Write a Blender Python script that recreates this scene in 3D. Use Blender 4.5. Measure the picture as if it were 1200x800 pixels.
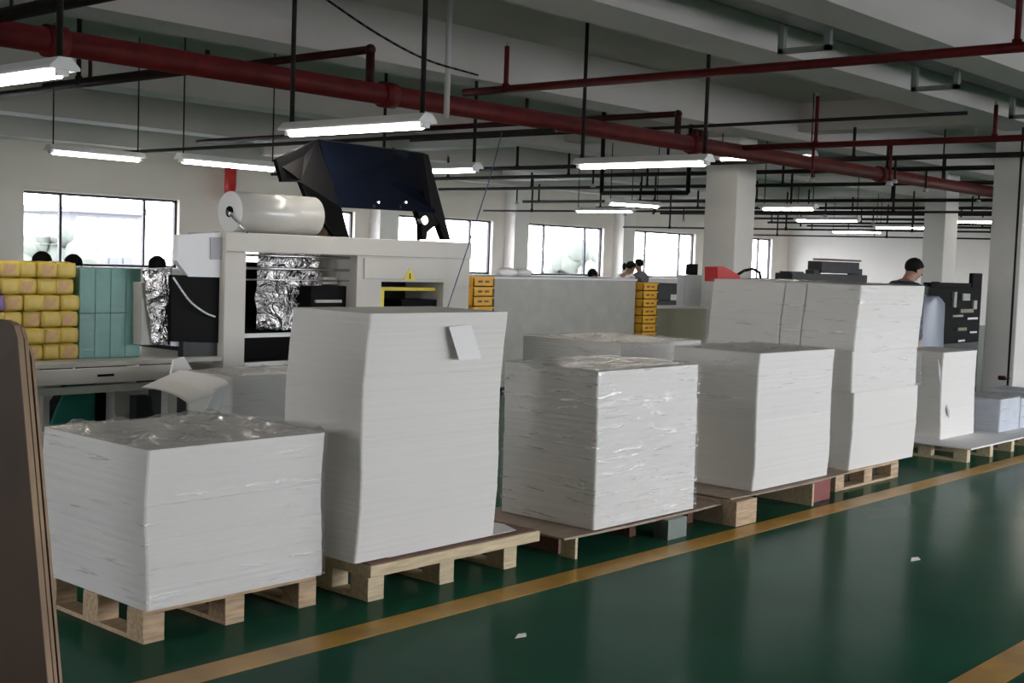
import bpy, bmesh, math, random
from mathutils import Vector, Matrix, noise
random.seed(7)
for o in list(bpy.data.objects): bpy.data.objects.remove(o)
scene = bpy.context.scene
C = scene.collection
R = math.radians

# ------------------------------------------------------------------ camera
F, YAW, PIT, ROLL, H = 1490.0, R(41.5), R(3.8), R(2.0), 1.6
fw = Vector((math.cos(PIT)*math.cos(YAW), math.cos(PIT)*math.sin(YAW), -math.sin(PIT)))
r0 = fw.cross(Vector((0, 0, 1))).normalized(); u0 = r0.cross(fw)
rt = math.cos(ROLL)*r0 + math.sin(ROLL)*u0; up = -math.sin(ROLL)*r0 + math.cos(ROLL)*u0
cd = bpy.data.cameras.new('camera'); cam = bpy.data.objects.new('camera', cd); C.objects.link(cam)
cd.sensor_width = 36; cd.lens = F*36/1200; cd.clip_start = .05; cd.clip_end = 400
m = Matrix((rt, up, -fw)).transposed().to_4x4(); m.translation = (0, 0, H); cam.matrix_world = m
scene.camera = cam

# ------------------------------------------------------------------ sky
SKY = 8.0; TUBE = 16.0
w = bpy.data.worlds.new('overcast_sky'); scene.world = w; w.use_nodes = True
nt = w.node_tree; bgn = nt.nodes['Background']
tc = nt.nodes.new('ShaderNodeTexCoord'); sx = nt.nodes.new('ShaderNodeSeparateXYZ'); cr = nt.nodes.new('ShaderNodeValToRGB')
nt.links.new(tc.outputs['Generated'], sx.inputs[0]); nt.links.new(sx.outputs['Z'], cr.inputs[0])
mr = nt.nodes.new('ShaderNodeMapRange'); mr.inputs['From Min'].default_value = -1; nt.links.new(sx.outputs['Z'], mr.inputs[0]); nt.links.new(mr.outputs[0], cr.inputs[0])
e_ = cr.color_ramp.elements.new(.49); e_.color = (.50, .47, .46, 1); e_ = cr.color_ramp.elements.new(.50); e_.color = (.98, .95, .99, 1)
cr.color_ramp.elements[0].color = (.46, .43, .42, 1); cr.color_ramp.elements[3].color = (.80, .84, 1, 1)
nt.links.new(cr.outputs[0], bgn.inputs[0]); bgn.inputs[1].default_value = SKY
scene.view_settings.view_transform = 'Standard'; scene.view_settings.look = 'None'
scene.view_settings.gamma = 1; scene.view_settings.use_curve_mapping = False
scene.view_settings.exposure = 1.25

def at(x, y, X=None, Y=None, Z=None):
    """world point seen at photo position (x,y), on the plane X=, Y= or Z= """
    d = rt*((x-600)/F) + up*(-(y-400)/F) + fw
    if Z is not None: t = (Z-H)/d.z
    elif Y is not None: t = Y/d.y
    else: t = X/d.x
    return Vector((d.x*t, d.y*t, H+d.z*t))

# portals: the sky's light through the window openings
def portal(loc, sx_, sz_, rot):
    l = bpy.data.lights.new('window_portal', 'AREA'); l.shape = 'RECTANGLE'; l.size = sx_; l.size_y = sz_
    l.cycles.is_portal = True
    o = bpy.data.objects.new('window_portal', l); C.objects.link(o); o.location = loc; o.rotation_euler = rot
WALL_Y, BACK_Y, LEFT_X, END_X, SLAB, BEAM = 22.0, -7.0, -7.0, 39.0, 3.9, 3.4
SILL, WTOP = 1.14, 2.5
WX = [(6.75+4.65*k, 6.75+4.65*k+3.28) for k in range(7)]
BX = [(4.0+5.0*k, 4.0+5.0*k+4.4) for k in range(7)]
FILL_WIN_Y = [(1.0, 3.5), (6.5, 9.0)]  # left-wall windows, added to brighten the left faces of the stacks
for a, b in WX[1:]: portal(((a+b)/2, WALL_Y-.02, (SILL+WTOP)/2), b-a, WTOP-SILL, (R(-90), 0, 0))
for a, b in BX: portal(((a+b)/2, BACK_Y+.02, 1.775), b-a, 1.95, (R(90), 0, 0))
for a, b in FILL_WIN_Y: portal((LEFT_X+.02, (a+b)/2, 1.95), b-a, 1.7, (R(90), 0, R(-90)))

# ------------------------------------------------------------------ materials
MT = {}
def mat(name, col, rough=.6, metal=0, var=.0, vscale=6, bump=0, bscale=40, stretch=None, spec=None, coat=0, trans=None):
    m = bpy.data.materials.new(name); m.use_nodes = True; MT[name] = m
    n = m.node_tree; p = n.nodes['Principled BSDF']
    p.inputs['Base Color'].default_value = (*col, 1); p.inputs['Roughness'].default_value = rough
    p.inputs['Metallic'].default_value = metal
    if spec is not None: p.inputs['Specular IOR Level'].default_value = spec
    if coat: p.inputs['Coat Weight'].default_value = coat; p.inputs['Coat Roughness'].default_value = .1
    tc = n.nodes.new('ShaderNodeTexCoord'); mp = n.nodes.new('ShaderNodeMapping')
    n.links.new(tc.outputs['Object'], mp.inputs[0])
    if stretch: mp.inputs['Scale'].default_value = stretch
    if var:
        t = n.nodes.new('ShaderNodeTexNoise'); t.inputs['Scale'].default_value = vscale; t.inputs['Detail'].default_value = 5
        n.links.new(mp.outputs[0], t.inputs[0])
        r = n.nodes.new('ShaderNodeValToRGB')
        r.color_ramp.elements[0].position = .3; r.color_ramp.elements[1].position = .72
        r.color_ramp.elements[0].color = (*[c*(1-var) for c in col], 1)
        r.color_ramp.elements[1].color = (*[min(1, c*(1+var)) for c in col], 1)
        n.links.new(t.outputs[0], r.inputs[0]); n.links.new(r.outputs[0], p.inputs['Base Color'])
    if bump:
        t = n.nodes.new('ShaderNodeTexNoise'); t.inputs['Scale'].default_value = bscale; t.inputs['Detail'].default_value = 3
        n.links.new(mp.outputs[0], t.inputs[0])
        b = n.nodes.new('ShaderNodeBump'); b.inputs['Strength'].default_value = bump; b.inputs['Distance'].default_value = .02
        n.links.new(t.outputs[0], b.inputs['Height']); n.links.new(b.outputs[0], p.inputs['Normal'])
    return m
mat('paper', (.72, .705, .68), .75, var=.02, vscale=3, bump=.10, bscale=6, stretch=(.4, .4, 60))
mat('paper_white', (.80, .79, .79), .6)
mat('paper_cool', (.50, .54, .60), .6, var=.08, vscale=9)
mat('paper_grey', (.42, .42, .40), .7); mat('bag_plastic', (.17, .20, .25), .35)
mat('floor_green', (.020, .100, .060), .18, var=.15, vscale=.8, bump=.02, bscale=3, spec=.02)
MT['floor_green'].node_tree.nodes['Principled BSDF'].inputs['Specular Tint'].default_value = (.45, .72, .56, 1)
mat('yellow_paint', (.50, .27, .035), .3, var=.22, vscale=5)
mat('slab_paint', (.50, .475, .44), .9, var=.05, vscale=.8)
mat('wall_paint', (.84, .77, .71), .9, var=.03, vscale=1)
mat('wall_white', (.88, .84, .81), .9, var=.03, vscale=1)
mat('column_paint', (.62, .61, .58), .7, var=.04, vscale=2)
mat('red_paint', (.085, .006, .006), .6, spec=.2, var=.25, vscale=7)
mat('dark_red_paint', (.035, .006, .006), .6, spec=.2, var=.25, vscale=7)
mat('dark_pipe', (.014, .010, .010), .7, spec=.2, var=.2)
mat('conduit', (.40, .41, .40), .5, metal=.3)
mat('tray_metal', (.16, .19, .17), .5, metal=.5, var=.12)
mat('housing', (.72, .73, .74), .45)
mat('wood', (.50, .36, .23), .75, var=.28, vscale=7, bump=.15, stretch=(1, 8, 8))
mat('wood_pale', (.60, .49, .32), .75, var=.22, vscale=7, bump=.15, stretch=(1, 8, 8))
mat('wood_dark', (.16, .075, .05), .7, var=.3, vscale=7, stretch=(2, 8, 8))
mat('plywood', (.34, .26, .20), .65, var=.18, vscale=6, stretch=(1, 5, 5))
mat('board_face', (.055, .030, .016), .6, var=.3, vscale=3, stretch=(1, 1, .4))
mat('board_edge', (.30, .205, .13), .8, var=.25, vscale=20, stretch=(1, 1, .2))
mat('machine_beige', (.54, .52, .48), .5, var=.04, vscale=3)
mat('machine_grey', (.40, .395, .36), .5, var=.08)
mat('machine_white', (.72, .74, .77), .5)
mat('black_gloss', (.004, .006, .014), .14, spec=.45)
mat('black', (.004, .004, .005), .6, spec=.1)
mat('dark_steel', (.02, .022, .026), .5, metal=.2, var=.3)
mat('chrome', (.72, .72, .72), .22, metal=1)
mat('yellow_plastic', (.80, .42, .03), .5, var=.1)
mat('yellow_pack', (.56, .41, .08), .45, var=.12, vscale=14)
mat('pack_print', (.50, .30, .12), .5, var=.2, vscale=20)
mat('purple_pack', (.22, .13, .32), .5)
mat('teal', (.10, .27, .24), .5, var=.15, vscale=5)
mat('teal_cloth', (.02, .20, .16), .8, var=.2)
mat('brown', (.17, .09, .055), .7, var=.3)
mat('red', (.55, .02, .02), .45)
mat('warning_yellow', (.75, .60, .05), .5)
mat('olive', (.25, .24, .16), .6)
mat('skin', (.34, .19, .135), .55)
mat('hair', (.008, .007, .007), .85, spec=.15)
mat('navy_cloth', (.03, .04, .07), .9); mat('white_cloth', (.72, .71, .72), .9); mat('grey_cloth', (.14, .14, .16), .9)
mat('trouser_cloth', (.03, .03, .045), .9)
mat('facade', (.095, .097, .103), .9); mat('facade_glass', (.07, .073, .08), .8)
mat('ground', (.45, .43, .42), .9); mat('leaf', (.075, .085, .07), .9, var=.1)
mat('label_grey', (.40, .40, .44), .6); mat('red_brown_steel', (.20, .035, .03), .5)
mat('blue_hose', (.06, .06, .16), .5)

def foil():
    m = mat('foil', (.62, .61, .62), .16, metal=1); n = m.node_tree; p = n.nodes['Principled BSDF']
    t = n.nodes.new('ShaderNodeTexNoise'); t.inputs['Scale'].default_value = 9; t.inputs['Detail'].default_value = 4; t.inputs['Distortion'].default_value = 1.5
    tc = n.nodes.new('ShaderNodeTexCoord'); n.links.new(tc.outputs['Object'], t.inputs[0])
    b = n.nodes.new('ShaderNodeBump'); b.inputs['Strength'].default_value = 1; b.inputs['Distance'].default_value = .06
    n.links.new(t.outputs[0], b.inputs['Height']); n.links.new(b.outputs[0], p.inputs['Normal'])
foil()

def film(name, base, amp, streak_scale, rot, cover, gloss, top):
    """clear stretch film: see-through, glossy, milky at creases, with light glints painted in as white streaks"""
    m = bpy.data.materials.new(name); m.use_nodes = True; MT[name] = m
    n = m.node_tree; n.nodes.clear(); L = n.links.new
    out = n.nodes.new('ShaderNodeOutputMaterial')
    tr = n.nodes.new('ShaderNodeBsdfTransparent'); tr.inputs[0].default_value = (.99, .99, .995, 1)
    df = n.nodes.new('ShaderNodeBsdfDiffuse'); df.inputs[0].default_value = (.97, .97, .97, 1)  # white of the streaks: milky creases plus painted window highlights
    gs = n.nodes.new('ShaderNodeBsdfGlossy'); gs.inputs['Roughness'].default_value = .18
    gl = n.nodes.new('ShaderNodeMixShader'); gl.inputs[0].default_value = gloss; L(df.outputs[0], gl.inputs[1]); L(gs.outputs[0], gl.inputs[2])
    mx = n.nodes.new('ShaderNodeMixShader')
    tc = n.nodes.new('ShaderNodeTexCoord')
    mp = n.nodes.new('ShaderNodeMapping'); mp.inputs['Rotation'].default_value = (rot, -rot, 0); mp.inputs['Scale'].default_value = streak_scale
    t = n.nodes.new('ShaderNodeTexNoise'); t.inputs['Scale'].default_value = 1; t.inputs['Detail'].default_value = 4; t.inputs['Distortion'].default_value = .6
    L(tc.outputs['Object'], mp.inputs[0]); L(mp.outputs[0], t.inputs[0])
    r = n.nodes.new('ShaderNodeMapRange'); r.inputs['From Min'].default_value = cover; r.inputs['From Max'].default_value = cover+.12
    r.inputs['To Min'].default_value = base; r.inputs['To Max'].default_value = top
    L(t.outputs[0], r.inputs[0]); L(r.outputs[0], mx.inputs[0])
    b = n.nodes.new('ShaderNodeBump'); b.inputs['Strength'].default_value = amp; b.inputs['Distance'].default_value = .03
    L(t.outputs[0], b.inputs['Height']); L(b.outputs[0], gs.inputs['Normal'])
    L(tr.outputs[0], mx.inputs[1]); L(gl.outputs[0], mx.inputs[2]); L(mx.outputs[0], out.inputs[0])
film('film_side', .04, .5, (3, 3, 40), R(16), .61, .3, .5)
film('film_dense', .06, .6, (4, 4, 40), R(24), .565, .38, .75)
film('film_top', .30, 1.0, (8, 15, 8), R(25), .55, .7, .75)

def glass():
    m = bpy.data.materials.new('pane_glass'); m.use_nodes = True; MT['glass'] = m
    n = m.node_tree; n.nodes.clear(); L = n.links.new
    out = n.nodes.new('ShaderNodeOutputMaterial'); tr = n.nodes.new('ShaderNodeBsdfTransparent'); gl = n.nodes.new('ShaderNodeBsdfGlossy')
    gl.inputs['Roughness'].default_value = .02; tr.inputs[0].default_value = (.96, .98, .98, 1)
    mx = n.nodes.new('ShaderNodeMixShader'); mx.inputs[0].default_value = .06
    L(tr.outputs[0], mx.inputs[1]); L(gl.outputs[0], mx.inputs[2]); L(mx.outputs[0], out.inputs[0])
glass()
def emis(name, col, s):
    m = bpy.data.materials.new(name); m.use_nodes = True; MT[name] = m
    p = m.node_tree.nodes['Principled BSDF']; p.inputs['Base Color'].default_value = (.9, .9, .9, 1)
    p.inputs['Emission Color'].default_value = (*col, 1); p.inputs['Emission Strength'].default_value = s
emis('tube_glow', (1, .91, .80), TUBE)

# ------------------------------------------------------------------ builders
class MB:
    def __init__(s): s.bm = bmesh.new(); s.smooth = False
    def box(s, a, b):
        x0, y0, z0 = a; x1, y1, z1 = b
        v = [s.bm.verts.new(p) for p in ((x0,y0,z0),(x1,y0,z0),(x1,y1,z0),(x0,y1,z0),(x0,y0,z1),(x1,y0,z1),(x1,y1,z1),(x0,y1,z1))]
        for f in ((0,3,2,1),(4,5,6,7),(0,1,5,4),(1,2,6,5),(2,3,7,6),(3,0,4,7)): s.bm.faces.new([v[i] for i in f])
        return s
    def prism(s, pts, off):
        """closed polygon pushed along off"""
        off = Vector(off); a = [s.bm.verts.new(p) for p in pts]; b = [s.bm.verts.new(Vector(p)+off) for p in pts]
        s.bm.faces.new(a); s.bm.faces.new(b[::-1]); n = len(a)
        for i in range(n): s.bm.faces.new((a[i], b[i], b[(i+1) % n], a[(i+1) % n]))
        return s
    def tube(s, p, q, r, n=10, r2=None, caps=True):
        p = Vector(p); q = Vector(q); d = (q-p).normalized()
        x = d.orthogonal().normalized(); y = d.cross(x); r2 = r if r2 is None else r2
        A = []; B = []
        for i in range(n):
            a = 2*math.pi*i/n; e = x*math.cos(a)+y*math.sin(a)
            A.append(s.bm.verts.new(p+e*r)); B.append(s.bm.verts.new(q+e*r2))
        for i in range(n):
            f = s.bm.faces.new((A[i], A[(i+1) % n], B[(i+1) % n], B[i])); f.smooth = True
        if caps: s.bm.faces.new(A[::-1]); s.bm.faces.new(B)
        return s
    def path(s, pts, r, n=8):
        for a, b in zip(pts, pts[1:]): s.tube(a, b, r, n)
        return s
    def ball(s, c, r, sc=(1, 1, 1), seg=12):
        mtx = Matrix.Translation(c) @ Matrix.Diagonal((r*sc[0], r*sc[1], r*sc[2], 1))
        g = bmesh.ops.create_uvsphere(s.bm, u_segments=seg, v_segments=max(6, seg*2//3), radius=1, matrix=mtx)
        for v in g['verts']:
            for f in v.link_faces: f.smooth = True
        return s
    def build(s, name, m, parent=None, bevel=0):
        me = bpy.data.meshes.new(name)
        bmesh.ops.recalc_face_normals(s.bm, faces=s.bm.faces)
        s.bm.to_mesh(me); s.bm.free(); me.materials.append(MT[m])
        o = bpy.data.objects.new(name, me); C.objects.link(o)
        if parent is not None:
            base = Vector(parent.get('_w', parent.location)) if parent.type == 'EMPTY' else wloc(parent)
            me.transform(Matrix.Translation(-base)); o.parent = parent
        if bevel:
            b = o.modifiers.new('bevel', 'BEVEL'); b.width = bevel; b.segments = 2; b.limit_method = 'ANGLE'
        return o
def wloc(o):
    v = Vector((0, 0, 0))
    while o: v += o.location; o = o.parent
    return v
def tag(o, label, cat, group=None, kind=None):
    if label: o['label'] = label
    if cat: o['category'] = cat
    if group: o['group'] = group
    if kind: o['kind'] = kind
    return o
def thing(name, loc, label, cat, group=None):
    o = bpy.data.objects.new(name, None); C.objects.link(o); o.location = loc; o.empty_display_size = .1
    return tag(o, label, cat, group)
def struct(o): o['kind'] = 'structure'; return o
def centre(o):
    """put a top-level mesh's origin at the middle of its foot"""
    vs = o.data.vertices; n = len(vs)
    c = Vector((sum(v.co.x for v in vs)/n, sum(v.co.y for v in vs)/n, min(v.co.z for v in vs)))
    o.data.transform(Matrix.Translation(-c)); o.location = c; return o
def dup(root, loc, label=None, group=None):
    def cp(o, par):
        c = o.copy(); C.objects.link(c); c.parent = par
        for ch in list(o.children): cp(ch, c)
        return c
    r = cp(root, None); r.location = loc
    if label: r['label'] = label
    if group: r['group'] = group
    return r
def bx(name, a, b, m, parent=None, bevel=0): return MB().box(a, b).build(name, m, parent, bevel)

# ------------------------------------------------------------------ the setting
struct(bx('floor', (LEFT_X-.2, BACK_Y-.2, -.15), (END_X+.2, WALL_Y+.3, 0), 'floor_green'))
struct(bx('trim_1', (-3, 3.86, 0), (END_X, 4.02, .0015), 'yellow_paint'))
struct(bx('trim_2', (-3, 1.76, 0), (END_X, 1.92, .0015), 'yellow_paint'))
struct(bx('ceiling', (LEFT_X-.2, BACK_Y-.2, SLAB), (END_X+.2, WALL_Y+.3, SLAB+.2), 'slab_paint'))
b = MB(); b.box((LEFT_X-.2, BACK_Y-.2, 0), (LEFT_X, WALL_Y+.3, 1.1)); b.box((LEFT_X-.2, BACK_Y-.2, 2.8), (LEFT_X, WALL_Y+.3, SLAB)); y = BACK_Y-.2
for a, c in FILL_WIN_Y: b.box((LEFT_X-.2, y, 1.1), (LEFT_X, a, 2.8)); y = c
b.box((LEFT_X-.2, y, 1.1), (LEFT_X, WALL_Y+.3, 2.8)); struct(b.build('wall_left', 'wall_paint'))
for i, (a, c) in enumerate(FILL_WIN_Y):  # unseen windows, added as fill light from the left
    root = thing('window_%d' % (i+20), (LEFT_X-.1, (a+c)/2, 1.1), None, None); struct(root)
    b = MB().box((LEFT_X-.13, a, 1.1), (LEFT_X-.07, c, 1.15)).box((LEFT_X-.13, a, 2.75), (LEFT_X-.07, c, 2.8))
    for y in (a, (a+c)/2-.025, c-.05): b.box((LEFT_X-.13, y, 1.1), (LEFT_X-.07, y+.05, 2.8))
    b.build('window_frame', 'dark_steel', root)
    for y in (a, (a+c)/2-.025): bx('pane', (LEFT_X-.104, y+.05, 1.15), (LEFT_X-.096, y+(c-a)/2-.02, 2.75), 'glass', root)
struct(bx('wall_right', (END_X, BACK_Y-.2, 0), (END_X+.2, WALL_Y+.3, SLAB), 'wall_white'))
def wall_with(name, y0, y1, holes, z0, z1, m):
    b = MB(); b.box((LEFT_X, y0, 0), (END_X, y1, z0)); b.box((LEFT_X, y0, z1), (END_X, y1, SLAB)); x = LEFT_X
    for a, c in holes: b.box((x, y0, z0), (a, y1, z1)); x = c
    b.box((x, y0, z0), (END_X, y1, z1)); return struct(b.build(name, m))
wall_with('wall_front', WALL_Y, WALL_Y+.25, WX, SILL, WTOP, 'wall_paint')
wall_with('wall_back', BACK_Y-.2, BACK_Y, BX, .8, 2.75, 'wall_paint')
def window(i, a, b, y, z0, z1, d):
    root = thing('window_%d' % i, ((a+b)/2, y, z0), None, None); struct(root)
    fr = MB()
    for p, q in (((a, y-.03, z0), (b, y+.03, z0+.05)), ((a, y-.03, z1-.05), (b, y+.03, z1)), ((a, y-.03, z0), (a+.05, y+.03, z1)), ((b-.05, y-.03, z0), (b, y+.03, z1))): fr.box(p, q)
    fr.build('window_frame', 'dark_steel', root)
    W = b-a; xs = [a, a+.235*W, a+.775*W, b]
    for x in xs[1:3]: bx('mullion', (x-.025, y-.035, z0), (x+.025, y+.035, z1), 'dark_steel', root)
    for x, x2 in zip(xs, xs[1:]): bx('pane', (x+.03, y-.004, z0+.05), (x2-.03, y+.004, z1-.05), 'glass', root)
    bx('window_sill', (a-.05, y-.2*d-.05, z0-.04), (b+.05, y, z0), 'wall_white', root)
for i, (a, b) in enumerate(WX): window(i+1, a, b, WALL_Y+.12, SILL, WTOP, 1)
for i, (a, b) in enumerate(BX): window(i+8, a, b, BACK_Y-.1, .8, 2.75, -1)
# beams along the hall, each with the slab above
for y0, y1 in ((4.25, 4.66), (5.6, 6.15), (9.05, 9.6), (13.3, 13.85), (17.4, 17.95), (21.4, 22.0), (0.6, 1.1), (-3.2, -2.7)):
    struct(bx('ceiling_beam', (LEFT_X, y0, BEAM), (END_X, y1, SLAB), 'slab_paint'))
for x0 in (-6.4, 16.15, 23.6, 31.1):
    struct(bx('cross_beam', (x0, BACK_Y, BEAM+.1), (x0+.45, WALL_Y, SLAB), 'slab_paint'))
for i, (x0, y0, wx, wy) in enumerate(((16.2, 5.86, .45, .40), (16.36, 10.12, .52, .56), (23.5, 9.95, .6, .42), (31, 5.9, .5, .45), (31, 9.7, .5, .5), (23.6, 5.9, .45, .45))):
    if i == 5: continue
    struct(bx('column', (x0, y0, 0), (x0+wx, y0+wy, BEAM+.1), 'column_paint', None, .015))
# piers of the window wall
for k in range(2, 6):
    a = WX[k][1]+.35; b = WX[k+1][0]-.02
    struct(bx('wall_pier', (a+.1, WALL_Y-.35, 0), (b-.35, WALL_Y, BEAM), 'wall_white'))
# pipe and red valve on the right column
cp = thing('column_drain_pipe', (16.2, 5.78, 0), 'thin grey conduit running down the right column', 'pipe')
pp = at(1188, 300, Y=5.82)
MB().tube((pp.x, 5.80, 0), (pp.x, 5.80, 3.4), .014, 10).build('conduit', 'dark_pipe', cp)
vp = at(1178, 443, Y=5.74); MB().tube((vp.x, 5.82, vp.z), (vp.x, 5.74, vp.z), .028, 12).tube((vp.x-.1, 5.7, vp.z), (vp.x+.02, 5.7, vp.z), .012).build('valve', 'dark_red_paint', cp)

# ------------------------------------------------------------------ outside the windows
struct(bx('ground', (-150, -150, -6.2), (200, 200, -6), 'ground'))
bld = thing('apartment_building', (42, 70, -6), 'pale apartment block seen through the leftmost windows', 'building')
p0 = at(82, 236, Y=70); p1 = at(166, 236, Y=70)
bx('wall', (p0.x, 70, -6), (p1.x, 80, p0.z-.6), 'facade', bld)
bx('roof', (p0.x-.5, 69.5, p0.z-.6), (p1.x+.5, 80.5, p0.z-.2), 'facade', bld)
nfl = 4
for r_ in range(nfl):
    z = p0.z-2.0-r_*1.25*1.05
    for c_ in range(4):
        x = p0.x+.5+(p1.x-p0.x-1)/4*(c_+.2)
        wn = bx('window', (x, 69.9, z-.75), (x+.6, 70, z+.05), 'facade_glass', bld)
bx('balcony', (p0.x+1, 69.2, p0.z-4.7), (p1.x-.6, 70, p0.z-4.3), 'facade', bld)
def tree(cx, cy, cz, r, label):
    t = thing('tree', (cx, cy, -6), label, 'tree')
    MB().tube((cx, cy, -6), (cx, cy, cz), .35, 8, .15).build('trunk', 'brown', t)
    b = MB()
    for k in range(26):
        v = Vector((random.gauss(0, 1), random.gauss(0, 1), random.gauss(0, .8))); v = v.normalized()*r*random.random()**.4
        b.ball(Vector((cx, cy, cz))+v, r*random.uniform(.25, .4), seg=7)
    for v in b.bm.verts: v.co += noise.noise_vector(v.co*1.4)*.35
    b.build('crown', 'leaf', t)
q = at(680, 300, Y=55); tree(q.x, 55, .9, 2.6, 'hazy tree outside the middle windows')
q = at(60, 300, Y=60); tree(q.x, 60, .3, 2.2, 'small tree outside the leftmost window pane')

# ------------------------------------------------------------------ ceiling services
def riser(root, x, y, z0, z1, m='dark_red_paint', r=.022, head=True):
    o = MB().tube((x, y, z0), (x, y, z1), r, 8).tube((x, y, z0-.03), (x, y, z0+.05), r*1.5, 8).build('riser', m, root)
    if head:
        MB().tube((x, y, z1), (x, y, z1+.03), .012, 6).tube((x, y, z1+.03), (x, y, z1+.034), .025, 10).build('sprinkler_head', 'conduit', o)
MY, MZ, MR = 8.0, 2.92, .086
mp = thing('sprinkler_main_pipe', (MY, MY, MZ), 'thick red fire main crossing the hall diagonally under the ceiling', 'pipe')
MB().tube((-6, MY, MZ), (22.5, MY, MZ), MR, 20).build('pipe', 'red_paint', mp)
for x in (3.05+1.3, 7.35, 11.95, 16.6, 22.4):
    MB().tube((x-.07, MY, MZ), (x+.07, MY, MZ), MR+.022, 20).build('coupling', 'red_paint', mp)
for x in (11.9,):
    for k in range(3): MB().tube((x+.1+.1*k, MY, MZ+.08), (x+.1+.1*k, MY, MZ+.17), .035, 8).build('bolt', 'dark_red_paint', mp)
for x in (4.05, 18.7): MB().tube((x, MY, MZ), (x, MY, SLAB), .012, 6).build('hanger_rod', 'dark_pipe', mp)
# branch pipes: X position, y range, height, up-elbow flag
def branch(X, y0, y1, z, label, risers, r=.034, m='dark_red_paint', elbow=None, drops=()):
    t = thing('branch_pipe', (X, (y0+y1)/2, z), label, 'pipe', 'branch sprinkler pipes under the ceiling')
    MB().tube((X, y0, z), (X, y1, z), r, 12).build('pipe', m, t)
    if elbow:
        ye, ze = elbow
        MB().tube((X, ye, z), (X, ye, ze), r*1.1, 12).ball((X, ye, z), r*1.35).build('elbow', m, t)
    for y, z1 in risers: riser(t, X, y, z, z1, m)
    for y, z1 in drops:
        MB().tube((X, y, z), (X, y, z1), .016, 8).build('drop_pipe', m, t)
        MB().tube((X, y, z1), (X, y, z1-.05), .03, 8, .045).build('sprinkler_head', 'conduit', t)
XB = 8.28
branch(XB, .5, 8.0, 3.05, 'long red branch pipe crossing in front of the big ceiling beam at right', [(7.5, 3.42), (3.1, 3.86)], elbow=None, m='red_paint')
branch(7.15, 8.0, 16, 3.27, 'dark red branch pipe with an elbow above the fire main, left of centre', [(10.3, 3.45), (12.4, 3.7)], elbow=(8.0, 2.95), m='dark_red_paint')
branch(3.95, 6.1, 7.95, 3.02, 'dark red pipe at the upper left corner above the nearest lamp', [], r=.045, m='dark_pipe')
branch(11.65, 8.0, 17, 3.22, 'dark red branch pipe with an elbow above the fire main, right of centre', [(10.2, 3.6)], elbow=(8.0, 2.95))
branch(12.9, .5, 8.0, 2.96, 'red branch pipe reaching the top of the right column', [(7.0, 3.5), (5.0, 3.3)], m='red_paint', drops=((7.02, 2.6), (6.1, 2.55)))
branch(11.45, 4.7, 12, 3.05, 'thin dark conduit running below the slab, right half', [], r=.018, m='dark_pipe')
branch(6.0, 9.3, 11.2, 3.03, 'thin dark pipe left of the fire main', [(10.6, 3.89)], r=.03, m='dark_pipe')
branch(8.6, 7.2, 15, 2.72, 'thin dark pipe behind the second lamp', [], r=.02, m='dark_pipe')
# far lattice of branch pipes seen above the partition
cols = [(15.8, 2.86), (17.6, 2.95), (20.5, 2.95), (23.4, 2.95), (26.3, 2.95), (29.2, 2.95), (32.1, 2.95), (35.0, 2.95), (37.5, 2.95)]
words = ['nearest', 'second', 'third', 'fourth', 'fifth', 'sixth', 'seventh', 'eighth', 'farthest']
for k, (X, z) in enumerate(cols):
    if k < 3: z = 3.065
    rs = [(y+.37*(k % 3), z+.42) for y in range(5, 21, 3)]
    branch(X, 2.0, 20.5, z, '%s of the dark branch pipes in the lattice over the far hall' % words[k], rs, r=.034, m='dark_pipe', drops=[(y+1.4+.37*(k % 3), z-.28) for y in range(6, 20, 5)])
for k, (X, z) in enumerate(((22.0, 2.66), (27.5, 2.5), (33.0, 2.5))):
    branch(X, 8, 20.5, z, '%s of the lower thin conduits over the far hall' % ('nearest', 'middle', 'farthest')[k], [(y, BEAM-.01) for y in (10.3, 12.4, 15.6, 19)], r=.022, m='dark_pipe')
# red down pipe on the far wall
q = at(270, 215, Y=21.6)
tag(centre(MB().tube((q.x, 21.6, q.z-.3), (q.x, 21.6, 3.4), .12, 12).build('red_wall_pipe', 'red')), 'short red pipe on the far wall above the film roll', 'pipe')

# cable tray between the twin beams, with U hangers
tr = thing('cable_tray', (10, 5.1, 3.38), 'dark metal cable tray between the twin ceiling beams, upper right', 'cable tray')
MB().box((6, 4.74, 3.46), (30, 5.08, 3.48)).build('tray_bottom', 'tray_metal', tr)
for y in (4.74, 5.06): bx('tray_side', (6, y, 3.46), (30, y+.02, 3.56), 'tray_metal', tr)
for k in range(8):
    x = 9.0+2.45*k-.05
    b = MB().box((x, 5.18, 3.27), (x+.05, 5.23, 3.9)).box((x, 4.78, 3.27), (x+.05, 4.83, 3.9)).box((x, 4.78, 3.27), (x+.05, 5.23, 3.31))
    b.build('hanger_bracket', 'tray_metal', tr)
# rectangular hung frame and the conduit loop in mid air
p = [at(705, 200, X=14), at(705, 226, X=14), at(806, 226, X=14), at(808, 198, X=14)]
t = thing('hanging_conduit_loop', p[1], 'dark rectangular conduit loop hanging under the centre ceiling', 'conduit')
MB().tube((14, p[0].y, SLAB), p[1], .03).tube(p[1], p[2], .03).tube(p[2], (14, p[3].y, SLAB), .03).build('conduit', 'black', t)
# white conduit stubs
for (x, ya, yb, Y, lab) in ((523, 40, 138, 7.4, 'pale vertical conduit right of the second lamp'),):
    a = at(x, yb, Y=Y)
    tag(centre(MB().tube(a, (a.x, a.y, SLAB), .025).build('conduit_drop', 'conduit')), lab, 'conduit')
a = at(1145, 160, Y=7.0); tag(centre(MB().tube(a, (a.x, a.y, SLAB), .025).build('conduit_drop', 'conduit')), 'pale short conduit beside the right column top', 'conduit')

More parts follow.
